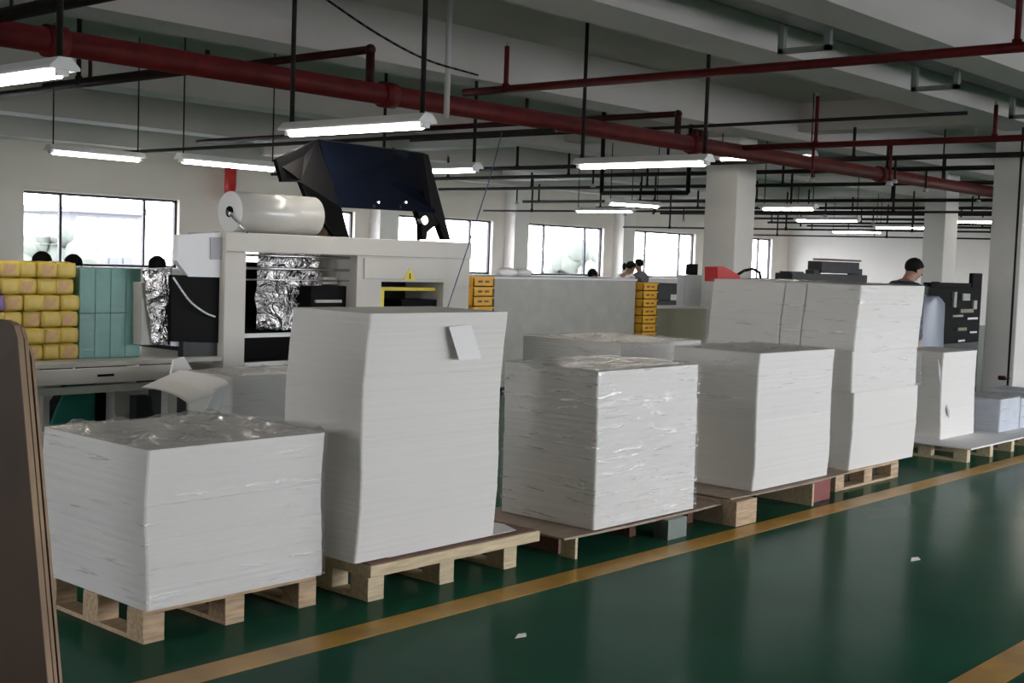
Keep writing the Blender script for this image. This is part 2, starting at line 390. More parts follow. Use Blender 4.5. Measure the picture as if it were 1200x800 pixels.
def lamp(x, y, z, length, rotz, label, group='fluorescent lamps under the ceiling', rod=True, top=SLAB):
    rodr = .018 if abs(rotz) < .01 and x < 12 else .008
    """batten with one tube; local x = across, y = along"""
    t = thing('fluorescent_lamp', (x, y, z), label, 'lamp', group); t.rotation_euler.z = rotz
    L = length; t['_w'] = (0, 0, 0)
    b = MB().prism([(-.035, -L/2, .075), (.035, -L/2, .075), (.085, -L/2, .025), (.085, -L/2, .012), (-.085, -L/2, .012), (-.085, -L/2, .025)], (0, L, 0))
    b.build('housing', 'housing', t)
    for s in (-1, 1): MB().box((-.03, s*(L/2-.035)-.02, -.02), (.03, s*(L/2-.035)+.02, .014)).build('tube_holder', 'housing', t)
    MB().tube((0, -L/2+.055, -.012), (0, L/2-.055, -.012), .019, 10).build('tube', 'tube_glow', t)
    if rod:
        for s in (-1, 1):
            MB().tube((0, s*(L/2-.06), .07), (0, s*(L/2-.06), top-z), rodr, 8).build('hanger_rod', 'dark_pipe', t)
    del t['_w']
    return t
lamp(6.0, 6.87, 2.46, 1.5, 0, 'fluorescent lamp hanging above the black hood, left of centre')
lamp(9.58, 6.97, 2.49, 1.5, 0, 'fluorescent lamp hanging right of centre below the fire main')
lamp(3.40, 6.89, 2.47, 1.5, 0, 'bright fluorescent lamp cut by the left edge of the photo')
lamp(9.66, 9.85, 2.49, 1.5, 0, 'fluorescent lamp partly behind the black hood')
lamp(15.3, 9.05, 3.07, 1.5, 0, 'fluorescent lamp whose end shows behind the fire main at right')
lamp(18.3, 10.36, 2.53, 1.0, 0, 'fluorescent lamp to the right of the middle column head')
a = at(712, 238, Z=2.55); b = at(773, 242, Z=2.55)
lamp((a.x+b.x)/2, (a.y+b.y)/2, 2.55, (b-a).length, math.atan2(b.y-a.y, b.x-a.x)-R(90), 'fluorescent lamp left of the middle column head')
a = at(235, 190, Z=2.5); b = at(305, 196, Z=2.5)
lamp((a.x+b.x)/2, a.y, 2.5, 1.3, R(90), 'fluorescent lamp over the film roll, running along the hall')
a = at(55, 177, Z=2.55); b = at(168, 187, Z=2.55)
lamp((a.x+b.x)/2, (a.y+b.y)/2, 2.55, (b-a).length, R(90), 'long lamp line over the yellow packs')
ordn = ['nearest', 'second', 'third', 'fourth', 'fifth', 'sixth', 'seventh', 'eighth', 'ninth', 'tenth', 'eleventh', 'twelfth']
k = 0
for (x, y) in ((20.8, 6.9), (24.6, 9.9), (28.4, 9.9), (24.6, 13), (28.4, 13), (32, 9.9), (35.5, 12), (20.8, 16), (32, 16), (35.5, 8.5)):
    lamp(x, y, 2.6, 1.5, 0, '%s lamp of those over the far hall, seen through the pipes' % ordn[k]); k += 1
for (x, y) in ((-3, -1.6), (0.8, -1.6), (4.6, -1.6), (8.4, -1.6), (12.2, -1.6), (16, -1.6), (20, -1.6), (-3, -4.6), (4.6, -4.6), (8.4, -4.6), (12.2, -4.6), (-1, 6.9)):
    lamp(x, y, 2.6, 1.5, 0, 'lamp outside the photo, over the side of the hall behind the camera', 'lamps behind the camera')

# cables
def cable(name, pts, r, m, label):
    P = [Vector(p) for p in pts]; P = [P[0]*2-P[1]]+P+[P[-1]*2-P[-2]]; Q = []
    for a, b, c, d in zip(P, P[1:], P[2:], P[3:]):
        for k in range(6):
            t = k/6; Q.append(.5*((2*b)+(c-a)*t+(2*a-5*b+4*c-d)*t*t+(3*b-a-3*c+d)*t**3))
    Q.append(P[-2]); o = MB().path(Q, r, 6).build(name, m)
    return tag(o, label, 'cable')
cable('ceiling_cable', [at(372, -8, Y=6.2), at(440, 38, Y=6.4), at(500, 70, Y=6.7), at(560, 88, Y=7.3)], .008, 'black', 'thin black cable sagging from the ceiling top centre')
cable('air_hose', [Vector((at(588, 165, Y=6.95).x, 6.95, 2.6)), at(575, 205, Y=6.95), at(553, 275, Y=6.94), at(524, 362, Y=6.93)], .0045, 'blue_hose', 'thin blue hose hanging down to the wrapping machine')

# ------------------------------------------------------------------ pallets
def pallet(x0, y0, w, d, z, label, bw=.10, nb=3, m='wood', deck=True, skid='Y', group='wooden pallets along the yellow line'):
    t = thing('pallet', (x0+w/2, y0+d/2, 0), label, 'pallet', group)
    xs = [x0+(w-bw)*i/(nb-1) for i in range(nb)]; ys = [y0, y0+(d-.12)/2, y0+d-.12]
    st = z-.04 if deck else z
    for x in xs:
        if skid == 'Y': bx('bottom_board', (x+random.uniform(0, .004), y0, 0), (x+bw, y0+d, .02), m, t, .002)
        for y in ys: bx('block', (x, y, .02), (x+bw, y+.12, st-.018), m, t, .003)
    if skid == 'X':
        for y in ys: bx('bottom_board', (x0, y, 0), (x0+w, y+.10, .02), m, t, .002)
    for y in ys: bx('stringer_board', (x0, y+.004, st-.018), (x0+w, y+.116, st), m, t, .002)
    if deck:
        n = 7
        for i in range(n):
            y = y0+(d-.09)*i/(n-1); bx('deck_board', (x0-.005, y, st), (x0+w+.005, y+.09, st+.022), m, t, .002)
    return t
pallet(2.79, 4.385, .89, .80, .135, 'wooden pallet with three blocks under the nearest wrapped paper stack', deck=False)
p2 = pallet(3.88, 4.26, 1.03, .62, .19, 'pallet with pale framed deck under the tall unwrapped stack', m='wood_pale')
bx('frame_board', (3.84, 4.2, .13), (5.02, 4.222, .185), 'wood_pale', p2, .003)
bx('frame_board', (3.84, 4.222, .13), (3.862, 4.9, .185), 'wood_pale', p2, .003)
tag(centre(bx('hardboard_sheet', (3.845, 4.21, .1855), (5.0, 4.88, .191), 'wood_dark', None, .001)), 'reddish brown hardboard sheet under the tall stack', 'board')
tag(centre(MB().prism([(3.99, 4.25, .1925), (4.9, 4.26, .1925), (4.96, 4.4, .1925), (4.9, 4.85, .1925), (3.9, 4.85, .1925)], (0, 0, .002)).build('paper_sheet', 'paper_white')), 'white sheet sticking out under the tall stack', 'paper')

def warped(name, x0, y0, x1, y1, z, t, m, sag, label, cat='board', parent=None):
    b = MB(); N = 16; rows = []
    for i in range(N+1):
        u = i/N; x = x0+(x1-x0)*u; dz = sag*(4*(u-.5)**2)
        rows.append([b.bm.verts.new(p) for p in ((x, y0, z+dz), (x, y1, z+dz), (x, y1, z+dz+t), (x, y0, z+dz+t))])
    for a, c in zip(rows, rows[1:]):
        for j in range(4): b.bm.faces.new((a[j], a[(j+1) % 4], c[(j+1) % 4], c[j]))
    b.bm.faces.new(rows[0]); b.bm.faces.new(rows[-1][::-1])
    o = b.build(name, m, parent)
    return tag(centre(o), label, cat) if parent is None else o
warped('plywood_sheet', 5.16, 4.15, 6.70, 4.95, .112, .012, 'plywood', .008, 'thin brown plywood sheet under the wrapped stack in the middle')
t = thing('pallet', (5.9, 4.5, 0), 'dark low pallet with a grey leg under the middle plywood sheet', 'pallet', 'wooden pallets along the yellow line')
bx('leg', (5.27, 4.16, 0), (5.29, 4.26, .116), 'wood_pale', t); bx('leg', (6.05, 4.10, 0), (6.24, 4.2, .116), 'tray_metal', t)
bx('leg', (6.5, 4.55, 0), (6.6, 4.65, .116), 'wood_dark', t)
for x in (5.3, 5.95, 6.55): bx('stringer', (x, 4.3, 0), (x+.06, 4.95, .116), 'wood_dark', t)
for y in (4.3, 4.6, 4.85): bx('cross_board', (5.3, y, .09), (6.6, y+.08, .117), 'wood_dark', t)
t = thing('pallet', (7.2, 4.5, 0), 'pallet with one large pale block at its corner, behind the line', 'pallet', 'wooden pallets along the yellow line')
bx('block', (6.69, 4.04, 0), (6.93, 4.14, .155), 'wood', t, .003); bx('block', (6.69, 4.14, 0), (6.80, 4.75, .155), 'plywood', t)
bx('end_board', (7.70, 4.07, 0), (7.72, 4.5, .15), 'wood_pale', t); bx('end_board', (7.72, 4.12, 0), (8.05, 4.14, .15), 'red_brown_steel', t, .003)
t['label'] = 'pallet with one large pale corner block and a red side board'
for x in (7.1, 7.75): bx('stringer', (x, 4.45, 0), (x+.06, 4.9, .15), 'wood_dark', t)
for y in (4.5, 4.75): bx('cross_board', (6.8, y, .12), (8.0, y+.08, .152), 'wood_dark', t)
warped('cardboard_sheet', 6.70, 4.09, 8.28, 4.92, .150, .008, 'plywood', .012, 'brown board under the wrapped stack with the pale corner block')
pallet(8.32, 4.22, 1.03, .95, .13, 'small pale pallet under the tallest wrapped stack', bw=.13, skid='X', deck=False)
p6 = pallet(10.55, 4.16, 2.6, .75, .12, 'long low pallet by the right column carrying a white stack', bw=.07, nb=6, m='wood_pale', deck=False)
tag(centre(bx('white_board', (10.48, 4.10, .1205), (13.3, 4.98, .135), 'paper_white', None, .002)), 'pale thin board on the long low pallet at right', 'board')

# ------------------------------------------------------------------ paper stacks
def bundle(x0, y0, x1, y1, z0, z1, parent, seed, prof=None, jit=.0006, step=.012, rc=.012, m='paper'):
    """block of loose sheets: rings of jittered edges, rounded corners"""
    b = MB(); n = max(3, int((z1-z0)/step)); rings = []; rng = random.Random(seed)
    def ring(z, j):
        dx, dy = prof(z) if prof else (0, 0)
        wv = noise.noise(Vector((seed*3.1, 0, z*9)))*.003
        jx = rng.uniform(-j, j)+dx+wv; jy = rng.uniform(-j, j)+dy+noise.noise(Vector((0, seed*2.3, z*8)))*.003
        pts = []
        for cx, cy, a0 in ((x1-rc, y0+rc, -90), (x1-rc, y1-rc, 0), (x0+rc, y1-rc, 90), (x0+rc, y0+rc, 180)):
            for k in range(3):
                a = R(a0+45*k); pts.append((cx+rc*math.cos(a)+jx, cy+rc*math.sin(a)+jy, z))
        return [b.bm.verts.new(p) for p in pts]
    for i in range(n+1): rings.append(ring(z0+(z1-z0)*i/n, jit))
    for a, c in zip(rings, rings[1:]):
        for j in range(12): b.bm.faces.new((a[j], a[(j+1) % 12], c[(j+1) % 12], c[j]))
    b.bm.faces.new(rings[0]); b.bm.faces.new(rings[-1])
    return b.build('paper_bundle', m, parent)
def wrap(x0, y0, x1, y1, z0, z1, parent, seed, amp=.006, topamp=.012, prof=None, res=.022, side='film_side', lift=None):
    o = Vector((seed*7.7, seed*3.3, 0))
    def grid(fn, nu, nv, name, m, am, nrm):
        b = MB(); V = []
        for i in range(nu+1):
            row = []
            for j in range(nv+1):
                p = Vector(fn(i/nu, j/nv)); e = min(i, nu-i, j, nv-j)
                q = p*4.5+o; n1 = 1-abs(noise.noise(Vector((q.x, q.y, q.z*3+q.x*.9)))*2); n2 = noise.noise(p*13+o)*.35
                k = am*(n1**3*.7+n2*.6)*(1 if e > 0 else .15)
                row.append(b.bm.verts.new(p+Vector(nrm)*(abs(k)+.002)))
            V.append(row)
        for i in range(nu):
            for j in range(nv):
                f = b.bm.faces.new((V[i][j], V[i+1][j], V[i+1][j+1], V[i][j+1])); f.smooth = True
        b.build(name, m, parent)
    g = .003
    X0, Y0, X1, Y1 = x0-g, y0-g, x1+g, y1+g
    P = prof or (lambda z: (0, 0))
    def off(x, y, z): d = P(z); return (x+d[0], y+d[1], z)
    nz = int((z1-z0)/res); nx = int((x1-x0)/res); ny = int((y1-y0)/res)
    grid(lambda u, v: off(X0+(X1-X0)*u, Y0, z0+(z1-z0)*v), nx, nz, 'stretch_film', side, amp, (0, -1, 0))
    grid(lambda u, v: off(X0, Y0+(Y1-Y0)*u, z0+(z1-z0)*v), ny, nz, 'stretch_film', side, amp, (-1, 0, 0))
    grid(lambda u, v: off(X1, Y0+(Y1-Y0)*u, z0+(z1-z0)*v), ny, nz, 'stretch_film', side, amp, (1, 0, 0))
    grid(lambda u, v: off(X0+(X1-X0)*u, Y1, z0+(z1-z0)*v), nx, nz, 'stretch_film', side, amp, (0, 1, 0))
    L_ = lift or (lambda u, v: 0)
    grid(lambda u, v: off(X0+(X1-X0)*u, Y0+(Y1-Y0)*v, z1+.002+L_(u, v)), nx, ny, 'top_film', 'film_top', topamp, (0, 0, 1))
def stack(name, x0, y0, x1, y1, cuts, label, wrapz=None, prof=None, seed=1, group='paper stacks standing on pallets', offs=None, jit=.0006, **kw):
    t = thing(name, ((x0+x1)/2, (y0+y1)/2, cuts[0]), label, 'paper stack', group)
    for i, (a, b) in enumerate(zip(cuts, cuts[1:])):
        ox, oy = offs[i] if offs else (random.uniform(-.002, .002), random.uniform(-.002, .002)) if wrapz else (random.uniform(-.005, .005), 0)
        bundle(x0+ox, y0+oy, x1+ox, y1+oy, a, b-.0006, t, seed*10+i, prof, jit)
    if wrapz: wrap(x0-.003, y0-.003, x1+.003, y1+.003, wrapz, cuts[-1], t, seed, prof=prof, **kw)
    return t
# 1 the nearest stack
stack('wrapped_paper_stack', 2.79, 4.376, 3.70, 5.20, [.135, .30, .42, .56, .68, .785], 'nearest film-wrapped stack of white paper, low, beside the leaning brown boards', .14, seed=1, topamp=.040, amp=.003,
      prof=lambda z: (.008*math.sin(z*9), 0))
# 2 the tall unwrapped stack, bulging to the right towards its top
def pf2(z):
    u = (z-.19)/1.14; return (.0+.065*u+.018*math.sin(u*6.0+.4)*(1-u*.3), 0)
s2 = stack('tall_paper_stack', 3.775, 4.25, 4.705, 4.80, [.196, .46, .75, 1.04, 1.325], 'tall unwrapped stack of white sheets with a slip of paper on its front', None, pf2, 2, offs=[(0, 0)]*4, jit=.0010)
a = at(527, 383, Y=4.215); b_ = at(548, 380, Y=4.24); c = at(564, 420, Y=4.235); d = at(537, 421, Y=4.175)
nb = MB(); nb.prism([at(526, 383, Y=4.225), at(552, 380, Y=4.225), at(564, 420, Y=4.20), at(538, 422, Y=4.20)], (0, -.0012, 0))
tag(centre(nb.build('paper_slip', 'paper_white')), 'white slip stuck on the front of the tall unwrapped stack', 'paper')
# 3 middle wrapped stack
stack('wrapped_paper_stack', 5.44, 4.17, 6.42, 4.85, [.131, .40, .585, .80, 1.0], 'film-wrapped paper stack on the thin plywood sheet, middle of the row', .14, seed=3, amp=.003, topamp=.02, side='film_dense',
      prof=lambda z: (-.02*(z-.13), 0))
# 4
def pf4(z): u = z-.16; return (.03*u+.012*math.sin(u*7), 0)
stack('wrapped_paper_stack', 7.03, 4.14, 8.03, 4.80, [.166, .45, .75, 1.045], 'film-topped paper stack in front of the tallest stack, on the board with pale corner block', .62, pf4, seed=4, amp=.003, topamp=.015)
# 5 the tallest
t5 = thing('wrapped_paper_stack', (9.1, 4.9, .13), 'tallest and longest film-wrapped block, right of centre, in two tiers', 'paper stack', 'paper stacks standing on pallets')
def pf5(z): u = z-.13; return (.05*u+.02*math.sin(u*5), 0)
k = 0
for (y0, y1) in ((4.24, 4.68), (4.685, 4.86), (4.865, 5.50)):
    for (z0, z1, ox) in ((.13, .42, 0.03), (.42, .70, .025), (.70, 1.0, -.02), (1.0, 1.24, .0), (1.24, 1.485, .01)):
        k += 1; bundle(8.52+ox, y0, 9.62+ox, y1, z0, z1-.001, t5, 50+k, pf5)
wrap(8.49, 4.22, 9.63, 5.51, .70, 1.485, t5, 5, prof=pf5, amp=.004, topamp=.01)
# 6
def pf6(z): u = z-.14; return (.02+.03*u+.04*math.sin(u*4+2.4), 0)
stack('paper_stack', 10.75, 4.5, 11.5, 4.95, [.1355, .42, .9], 'white paper stack with curled sheet edges beside the right column', None, pf6, 6)
for (x, y, h_, lab) in ((1099, 432, .18, 'upper'), (1109, 480, .1, 'lower')):
    p = at(x, y, Y=4.49)
    tag(centre(MB().prism([p+Vector((-.01, 0, h_*.5)), p+Vector((.055, -.004, -h_*.15)), p+Vector((.05, -.006, -h_*.75)), p+Vector((.015, -.004, -h_*.3))], (0, -.003, 0)).build('curled_sheet_corner', 'label_grey')), '%s dark folded sheet corner on the white stack by the column' % lab, 'paper')
# 7 behind the middle of the row
t7 = stack('wrapped_paper_stack', 8.62, 6.40, 9.85, 7.5, [.0, .3, .6, .9], 'low film-wrapped block behind the middle stack, near the beige partition', .3, seed=8, amp=.004, topamp=.02)
# packs by the column
for i, (x0, x1, z1) in enumerate(((11.78, 12.28, .44), (12.30, 12.72, .42), (12.75, 13.2, .45))):
    t = thing('wrapped_paper_pack', ((x0+x1)/2, 4.6, .136), ('bluish wrapped pack touching the white stack by the column', 'middle bluish wrapped pack on the long pallet', 'bluish wrapped pack at the right edge of the photo')[i], 'paper pack', 'bluish packs on the long pallet')
    bundle(x0, 4.36, x1, 4.86, .136, z1, t, 80+i, m='paper_cool'); wrap(x0, 4.36, x1, 4.86, .14, z1, t, 80+i)
# paper reams on the lower packs
# ------------------------------------------------------------------ leaning boards at the left edge
e = Vector((-.287, .957, 0)); nn = Vector((.957, .287, 0))
top = at(20, 376, Y=2.9); bot = at(56, 800, Y=2.9)
k_ = (top-bot)/(top.z-bot.z)
foot = bot-k_*bot.z
def leaning(off, th, x_shift, htop, label, m):
    t = thing('leaning_board', foot+nn*off, label, 'board', 'brown boards leaning at the left edge')
    A = foot+nn*off; B = A+k_*(htop); rr = .04
    def quad(i0, i1, mm, nm):
        o = nn*i0; oo = nn*(i1-i0)
        prism = [A+o, B+o-Vector((0, 0, rr)), B+o-Vector((0, 0, rr*.3))+e*rr*.3, B+o+e*rr, B+o+e*1.25, A+o+e*1.25]
        MB().prism(prism, oo).build(nm, mm, t)
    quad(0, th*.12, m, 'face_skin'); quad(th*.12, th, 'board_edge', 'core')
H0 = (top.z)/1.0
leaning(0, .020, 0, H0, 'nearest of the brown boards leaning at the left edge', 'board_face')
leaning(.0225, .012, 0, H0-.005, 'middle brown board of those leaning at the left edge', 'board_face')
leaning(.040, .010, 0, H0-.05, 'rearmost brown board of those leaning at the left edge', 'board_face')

# ------------------------------------------------------------------ wrapping machine (front at Y = 7)
Y0 = 7.0
wm = thing('wrapping_machine', (6.2, 7.4, 0), 'beige sleeve wrapping machine with open frame and yellow warning sign behind the tall stack', 'machine')
ZT = 1.69
bx('post', (5.03, Y0, 0), (5.20, Y0+.12, ZT-.12), 'machine_beige', wm, .006)
bx('post', (5.03, Y0+.33, 0), (5.20, Y0+.42, ZT-.12), 'machine_beige', wm, .006)
bx('top_beam', (5.03, Y0-.01, ZT-.12), (7.38, Y0+.13, ZT+.01), 'machine_beige', wm, .006)
bx('top_beam', (5.03, Y0+.32, ZT-.12), (7.38, Y0+.44, ZT), 'machine_beige', wm, .006)
bx('top_plate', (6.15, Y0+.13, ZT-.03), (7.38, Y0+.32, ZT), 'machine_beige', wm)
o1 = at(448, 330, Y=Y0); o2 = at(520, 362, Y=Y0); cx0 = at(420, 300, Y=Y0).x
b = MB()
b.box((cx0, Y0+.01, 0), (o1.x, Y0+.5, ZT-.12)).box((o2.x, Y0+.01, 0), (7.38, Y0+.5, ZT-.12)).box((o1.x, Y0+.01, o1.z), (o2.x, Y0+.12, ZT-.12)).box((o1.x, Y0+.01, 0), (o2.x, Y0+.5, o2.z))
b.build('cabinet', 'machine_beige', wm)
bx('cabinet_door', (cx0+.06, Y0-.006, o1.z+.02), (o2.x-.02, Y0+.012, ZT-.135), 'machine_beige', wm, .004)
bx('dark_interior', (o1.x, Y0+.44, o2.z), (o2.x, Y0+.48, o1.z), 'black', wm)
bx('tunnel_bar', (o1.x+.02, Y0+.10, o1.z-.07), (o2.x, Y0+.22, o1.z-.045), 'warning_yellow', wm)
bx('tunnel_bar', (o1.x+.002, Y0+.03, o2.z), (o1.x+.05, Y0+.08, o1.z-.06), 'warning_yellow', wm)
bx('tunnel_bar', (o1.x+.28, Y0+.08, o2.z), (o2.x, Y0+.3, o2.z+.07), 'black', wm)
a = at(473, 328, Y=Y0-.008); b2 = at(487, 328, Y=Y0-.008); c2 = at(480, 314, Y=Y0-.008)
ws = MB().prism([a, b2, c2], (0, -.002, 0)).build('warning_sign', 'warning_yellow', wm)
mid = (a+b2+c2)/3
MB().prism([mid+Vector((-.006, -.004, -.022)), mid+Vector((.006, -.004, -.022)), mid+Vector((.004, -.004, .022)), mid+Vector((-.004, -.004, .022))], (0, -.001, 0)).build('bolt_symbol', 'black', ws)
for (y_, th) in ((300, .010), (315, .010), (328, .006)):
    z = at(330, y_, Y=Y0+.1).z; MB().tube((5.2, Y0+.1, z), (cx0, Y0+.1, z), th, 10).build('roller', 'chrome', wm)
z = at(330, 392, Y=Y0+.02).z
bx('cross_bar', (5.20, Y0+.02, z-.015), (cx0, Y0+.06, z+.012), 'machine_white', wm)
bx('black_back_panel', (5.22, Y0+.44, .75), (cx0, Y0+.47, 1.50), 'black', wm)
bx('bed', (5.2, Y0+.05, .60), (cx0, Y0+.42, .80), 'dark_steel', wm)
bx('bed_edge', (5.2, Y0-.01, .80), (cx0, Y0+.05, .825), 'machine_white', wm)
z = at(400, 345, Y=Y0+.3).z
bx('sealing_jaw', (cx0-.33, Y0+.12, z-.10), (cx0-.004, Y0+.42, z+.07), 'black', wm)
bx('jaw_plate', (cx0-.30, Y0+.10, z-.05), (cx0-.06, Y0+.12, z-.03), 'machine_grey', wm)
bx('sealing_jaw', (cx0-.16, Y0+.2, z+.08), (cx0-.02, Y0+.4, z+.13), 'machine_grey', wm)
# foil web hanging inside
def sheet(name, pts, nu, nv, amp, m, seed, parent=None, nrm=(0, -1, 0), freq=6):
    p00, p10, p11, p01 = [Vector(p) for p in pts]; b = MB(); V = []
    for i in range(nu+1):
        row = []
        for j in range(nv+1):
            u = i/nu; v = j/nv; p = (p00*(1-u)+p10*u)*(1-v)+(p01*(1-u)+p11*u)*v
            n1 = noise.noise(p*freq+Vector((seed, 0, 0)))+.5*noise.noise(p*freq*2.7+Vector((0, seed, 0)))
            row.append(b.bm.verts.new(p+Vector(nrm)*n1*amp))
        V.append(row)
    for i in range(nu):
        for j in range(nv):
            f = b.bm.faces.new((V[i][j], V[i+1][j], V[i+1][j+1], V[i][j+1])); f.smooth = True
    o = b.build(name, m, parent)
    s = o.modifiers.new('thickness', 'SOLIDIFY'); s.thickness = .0015
    return o
o = sheet('film_web', [at(300, 386, Y=Y0+.25), at(378, 388, Y=Y0+.25), at(379, 292, Y=Y0+.25), at(302, 292, Y=Y0+.25)], 26, 30, .035, 'foil', 3, wm)
o['label'] = 'crinkled silvery film web hanging in the frame'
o = sheet('film_on_bed', [at(290, 412, Z=.835), at(345, 413, Z=.835), at(345, 396, Z=.84), at(290, 396, Z=.84)], 18, 10, .02, 'foil', 5, wm, (0, 0, 1))
# roll on top
rl = thing('film_roll', (5.5, 7.2, ZT+.01), 'large roll of clear film lying on top of the wrapping machine', 'roll')
rz = ZT+.01+.14; ra = at(270, 250, Y=7.2).x; rb = at(366, 250, Y=7.2).x
MB().tube((ra, 7.2, rz), (rb, 7.2, rz), .14, 32, caps=True).build('film_winding', 'film_wound' if 'film_wound' in MT else 'chrome', rl)
mat('film_wound', (.50, .50, .48), .22, spec=.8, var=.05); rl.children[0].data.materials[0] = MT['film_wound']
MB().tube((ra-.004, 7.2, rz), (ra+.02, 7.2, rz), .138, 32).build('roll_end', 'machine_white', rl)
MB().tube((ra-.012, 7.2, rz), (ra+.0, 7.2, rz), .038, 20).build('core', 'black', rl)
MB().tube((ra-.03, 7.2, rz), (ra-.02, 7.15, rz-.02), .012, 8).tube((ra-.03, 7.2, rz), at(290, 272, Y=6.98), .008, 8).build('spindle', 'chrome', rl)
# brown bracket behind roll
q0 = at(364, 277, Y=7.35); q1 = at(400, 240, Y=7.35)
br = thing('roll_bracket', (q0.x, 7.35, ZT), 'brown rusty bracket between the film roll and the black hood', 'bracket')
MB().prism([(q0.x, 7.35, ZT), (q0.x+.16, 7.35, ZT), (q0.x+.14, 7.35, q1.z), (q0.x+.06, 7.35, q1.z+.02)], (0, .12, 0)).build('plate', 'brown', br)
MB().prism([(q0.x+.19, 7.33, ZT), (q0.x+.24, 7.33, ZT), (q0.x+.2, 7.33, q1.z-.03), (q0.x+.16, 7.33, q1.z)], (0, .12, 0)).build('plate', 'brown', br)
MB().ball((q0.x+.10, 7.38, q1.z+.02), .05, (1, 1, .7)).build('grip', 'dark_steel', br)
# black hood
hd = thing('black_hood', (6.3, 7.3, ZT), 'glossy black hood standing raised on top of the wrapping machine', 'machine hood')
def A(x, y, Y=7.25): return at(x, y, Y=Y)
MB().prism([A(375, 164, 7.5), A(499, 180, 7.5), A(510, 249, 7.15), A(398, 243, 7.15)], (0, .03, .01)).build('front_panel', 'black_gloss', hd)
MB().prism([A(324, 187, 7.35), A(372, 164, 7.5), A(400, 243, 7.15), A(409, 278, 7.15), A(393, 278, 7.2), A(362, 238, 7.25), A(352, 213, 7.3), A(331, 213, 7.35)], (0, .04, 0)).build('side_panel', 'black', hd)
MB().prism([A(324, 187, 7.35), A(372, 164, 7.5), A(499, 180, 7.5), A(499, 186, 7.9), A(372, 172, 7.9), A(324, 192, 7.8)], (0, .02, .0)).build('rear_panel', 'black', hd)
MB().prism([A(496, 180, 7.2), A(502, 181, 7.2), A(528, 281, 7.15), A(521, 281, 7.15), A(514, 262, 7.17), A(508, 266, 7.17), A(501, 272, 7.17), A(500, 281, 7.17), A(495, 281, 7.17), A(494, 262, 7.17), A(488, 243, 7.17), A(506, 248, 7.17)], (0, .06, 0)).build('leg', 'black', hd)
p = A(498, 258, 7.14); MB().tube(p, p+Vector((0, .05, 0)), .035, 16).build('hinge', 'chrome', hd)
for x in (442, 474): p = A(x, 237, 7.17); MB().tube(p, p+Vector((0, -.02, 0)), .01, 10).build('bolt', 'chrome', hd)
bx('foot_rail', (A(393, 278).x, 7.14, ZT), (A(528, 281).x, 7.24, ZT+.012), 'black', hd)

# white guard box and black curtain left of the frame
gb = thing('white_guard_cover', (4.7, 7.3, 1.2), 'pale blue-white chamfered cover with a grey label left of the film roll', 'machine cover')
MB().prism([A(210, 275, 7.05), A(263, 272, 7.05), A(263, 325, 7.05), A(221, 324, 7.05), A(207, 305, 7.05)], (0, .05, 0)).build('cover', 'machine_white', gb)
MB().prism([A(247, 278, 7.04), A(261, 278, 7.04), A(261, 304, 7.04), A(247, 304, 7.04)], (0, .01, 0)).build('label_plate', 'label_grey', gb)
bc = thing('black_side_unit', (4.65, 7.3, .9), 'black plastic covered unit under the white cover', 'machine')
MB().prism([A(201, 322, 7.06), A(262, 324, 7.06), A(262, 402, 7.06), A(201, 400, 7.06)], (0, .08, 0)).build('body', 'black', bc)
MB().box((A(215, 400, 7.07).x, 7.07, .865), (A(255, 400, 7.07).x, 7.13, A(215, 401, 7.06).z)).build('leg', 'dark_steel', bc)
o = sheet('film_curtain', [A(179, 404, 7.10), A(200, 404, 7.10), A(201, 313, 7.10), A(166, 314, 7.10)], 10, 26, .03, 'foil', 9, None)
tag(o, 'hanging crinkled silver film strip right of the teal bale', 'film', None); centre(o)
tag(centre(MB().prism([A(166, 331, 7.12), A(178, 331, 7.12), A(179, 404, 7.12), A(166, 404, 7.12)], (0, .1, 0)).build('grey_plate', 'machine_grey')), 'narrow grey plate between the teal bale and silver film', 'plate')
cable('film_strand', [A(203, 325, 7.02), A(222, 352, 7.01), A(240, 366, 7.01), A(252, 371, 7.03)], .006, 'machine_white', 'thin whitish film strand over the black unit')

# conveyor table
ct = thing('conveyor_table', (3.9, 7.4, 0), 'long grey feed table carrying the yellow packs', 'table')
zt = at(180, 421, Y=Y0).z
bx('table_top', (2.2, Y0, zt-.03), (5.02, Y0+1.0, zt), 'machine_grey', ct, .004)
bx('front_rail', (2.2, Y0-.02, zt-.13), (4.72, Y0, zt-.035), 'machine_beige', ct, .004)
bx('lower_rail', (2.2, Y0+.0, zt-.19), (4.70, Y0+.03, zt-.145), 'machine_grey', ct)
for x in (3.70, 4.62): bx('leg', (x, Y0+.02, 0), (x+.07, Y0+.09, zt-.13), 'machine_beige', ct)
for x in (2.3, 3.93, 4.62): bx('leg', (x, Y0+.5, 0), (x+.07, Y0+.97, zt-.03), 'machine_beige', ct)
a = at(123, 443, Y=Y0-.02)
bx('rail_slot', (a.x-.05, Y0-.024, zt-.09), (a.x+.06, Y0-.018, zt-.075), 'black', ct)
MB().prism([at(43, 440, Y=7.1), at(80, 440, Y=7.1), at(58, 470, Y=7.1), at(58, 560, Y=7.1), at(43, 560, Y=7.1)], (0, .02, 0)).build('side_plate', 'machine_grey', ct)
o = sheet('teal_tarp', [at(57, 500, Y=7.25), at(110, 500, Y=7.25), at(111, 440, Y=7.25), at(82, 440, Y=7.25)], 10, 10, .02, 'teal_cloth', 4); tag(centre(o), 'teal cloth hanging under the feed table', 'cloth')
tag(centre(bx('dark_bin', (at(112, 470, Y=7.4).x, 7.4, 0), (at(131, 470, Y=7.4).x, 7.7, .66), 'black')), 'dark bin under the feed table', 'bin')
bb = thing('grey_cabinet', (at(155, 470, Y=7.4).x, 7.4, 0), 'pale grey cabinet standing under the feed table', 'cabinet')
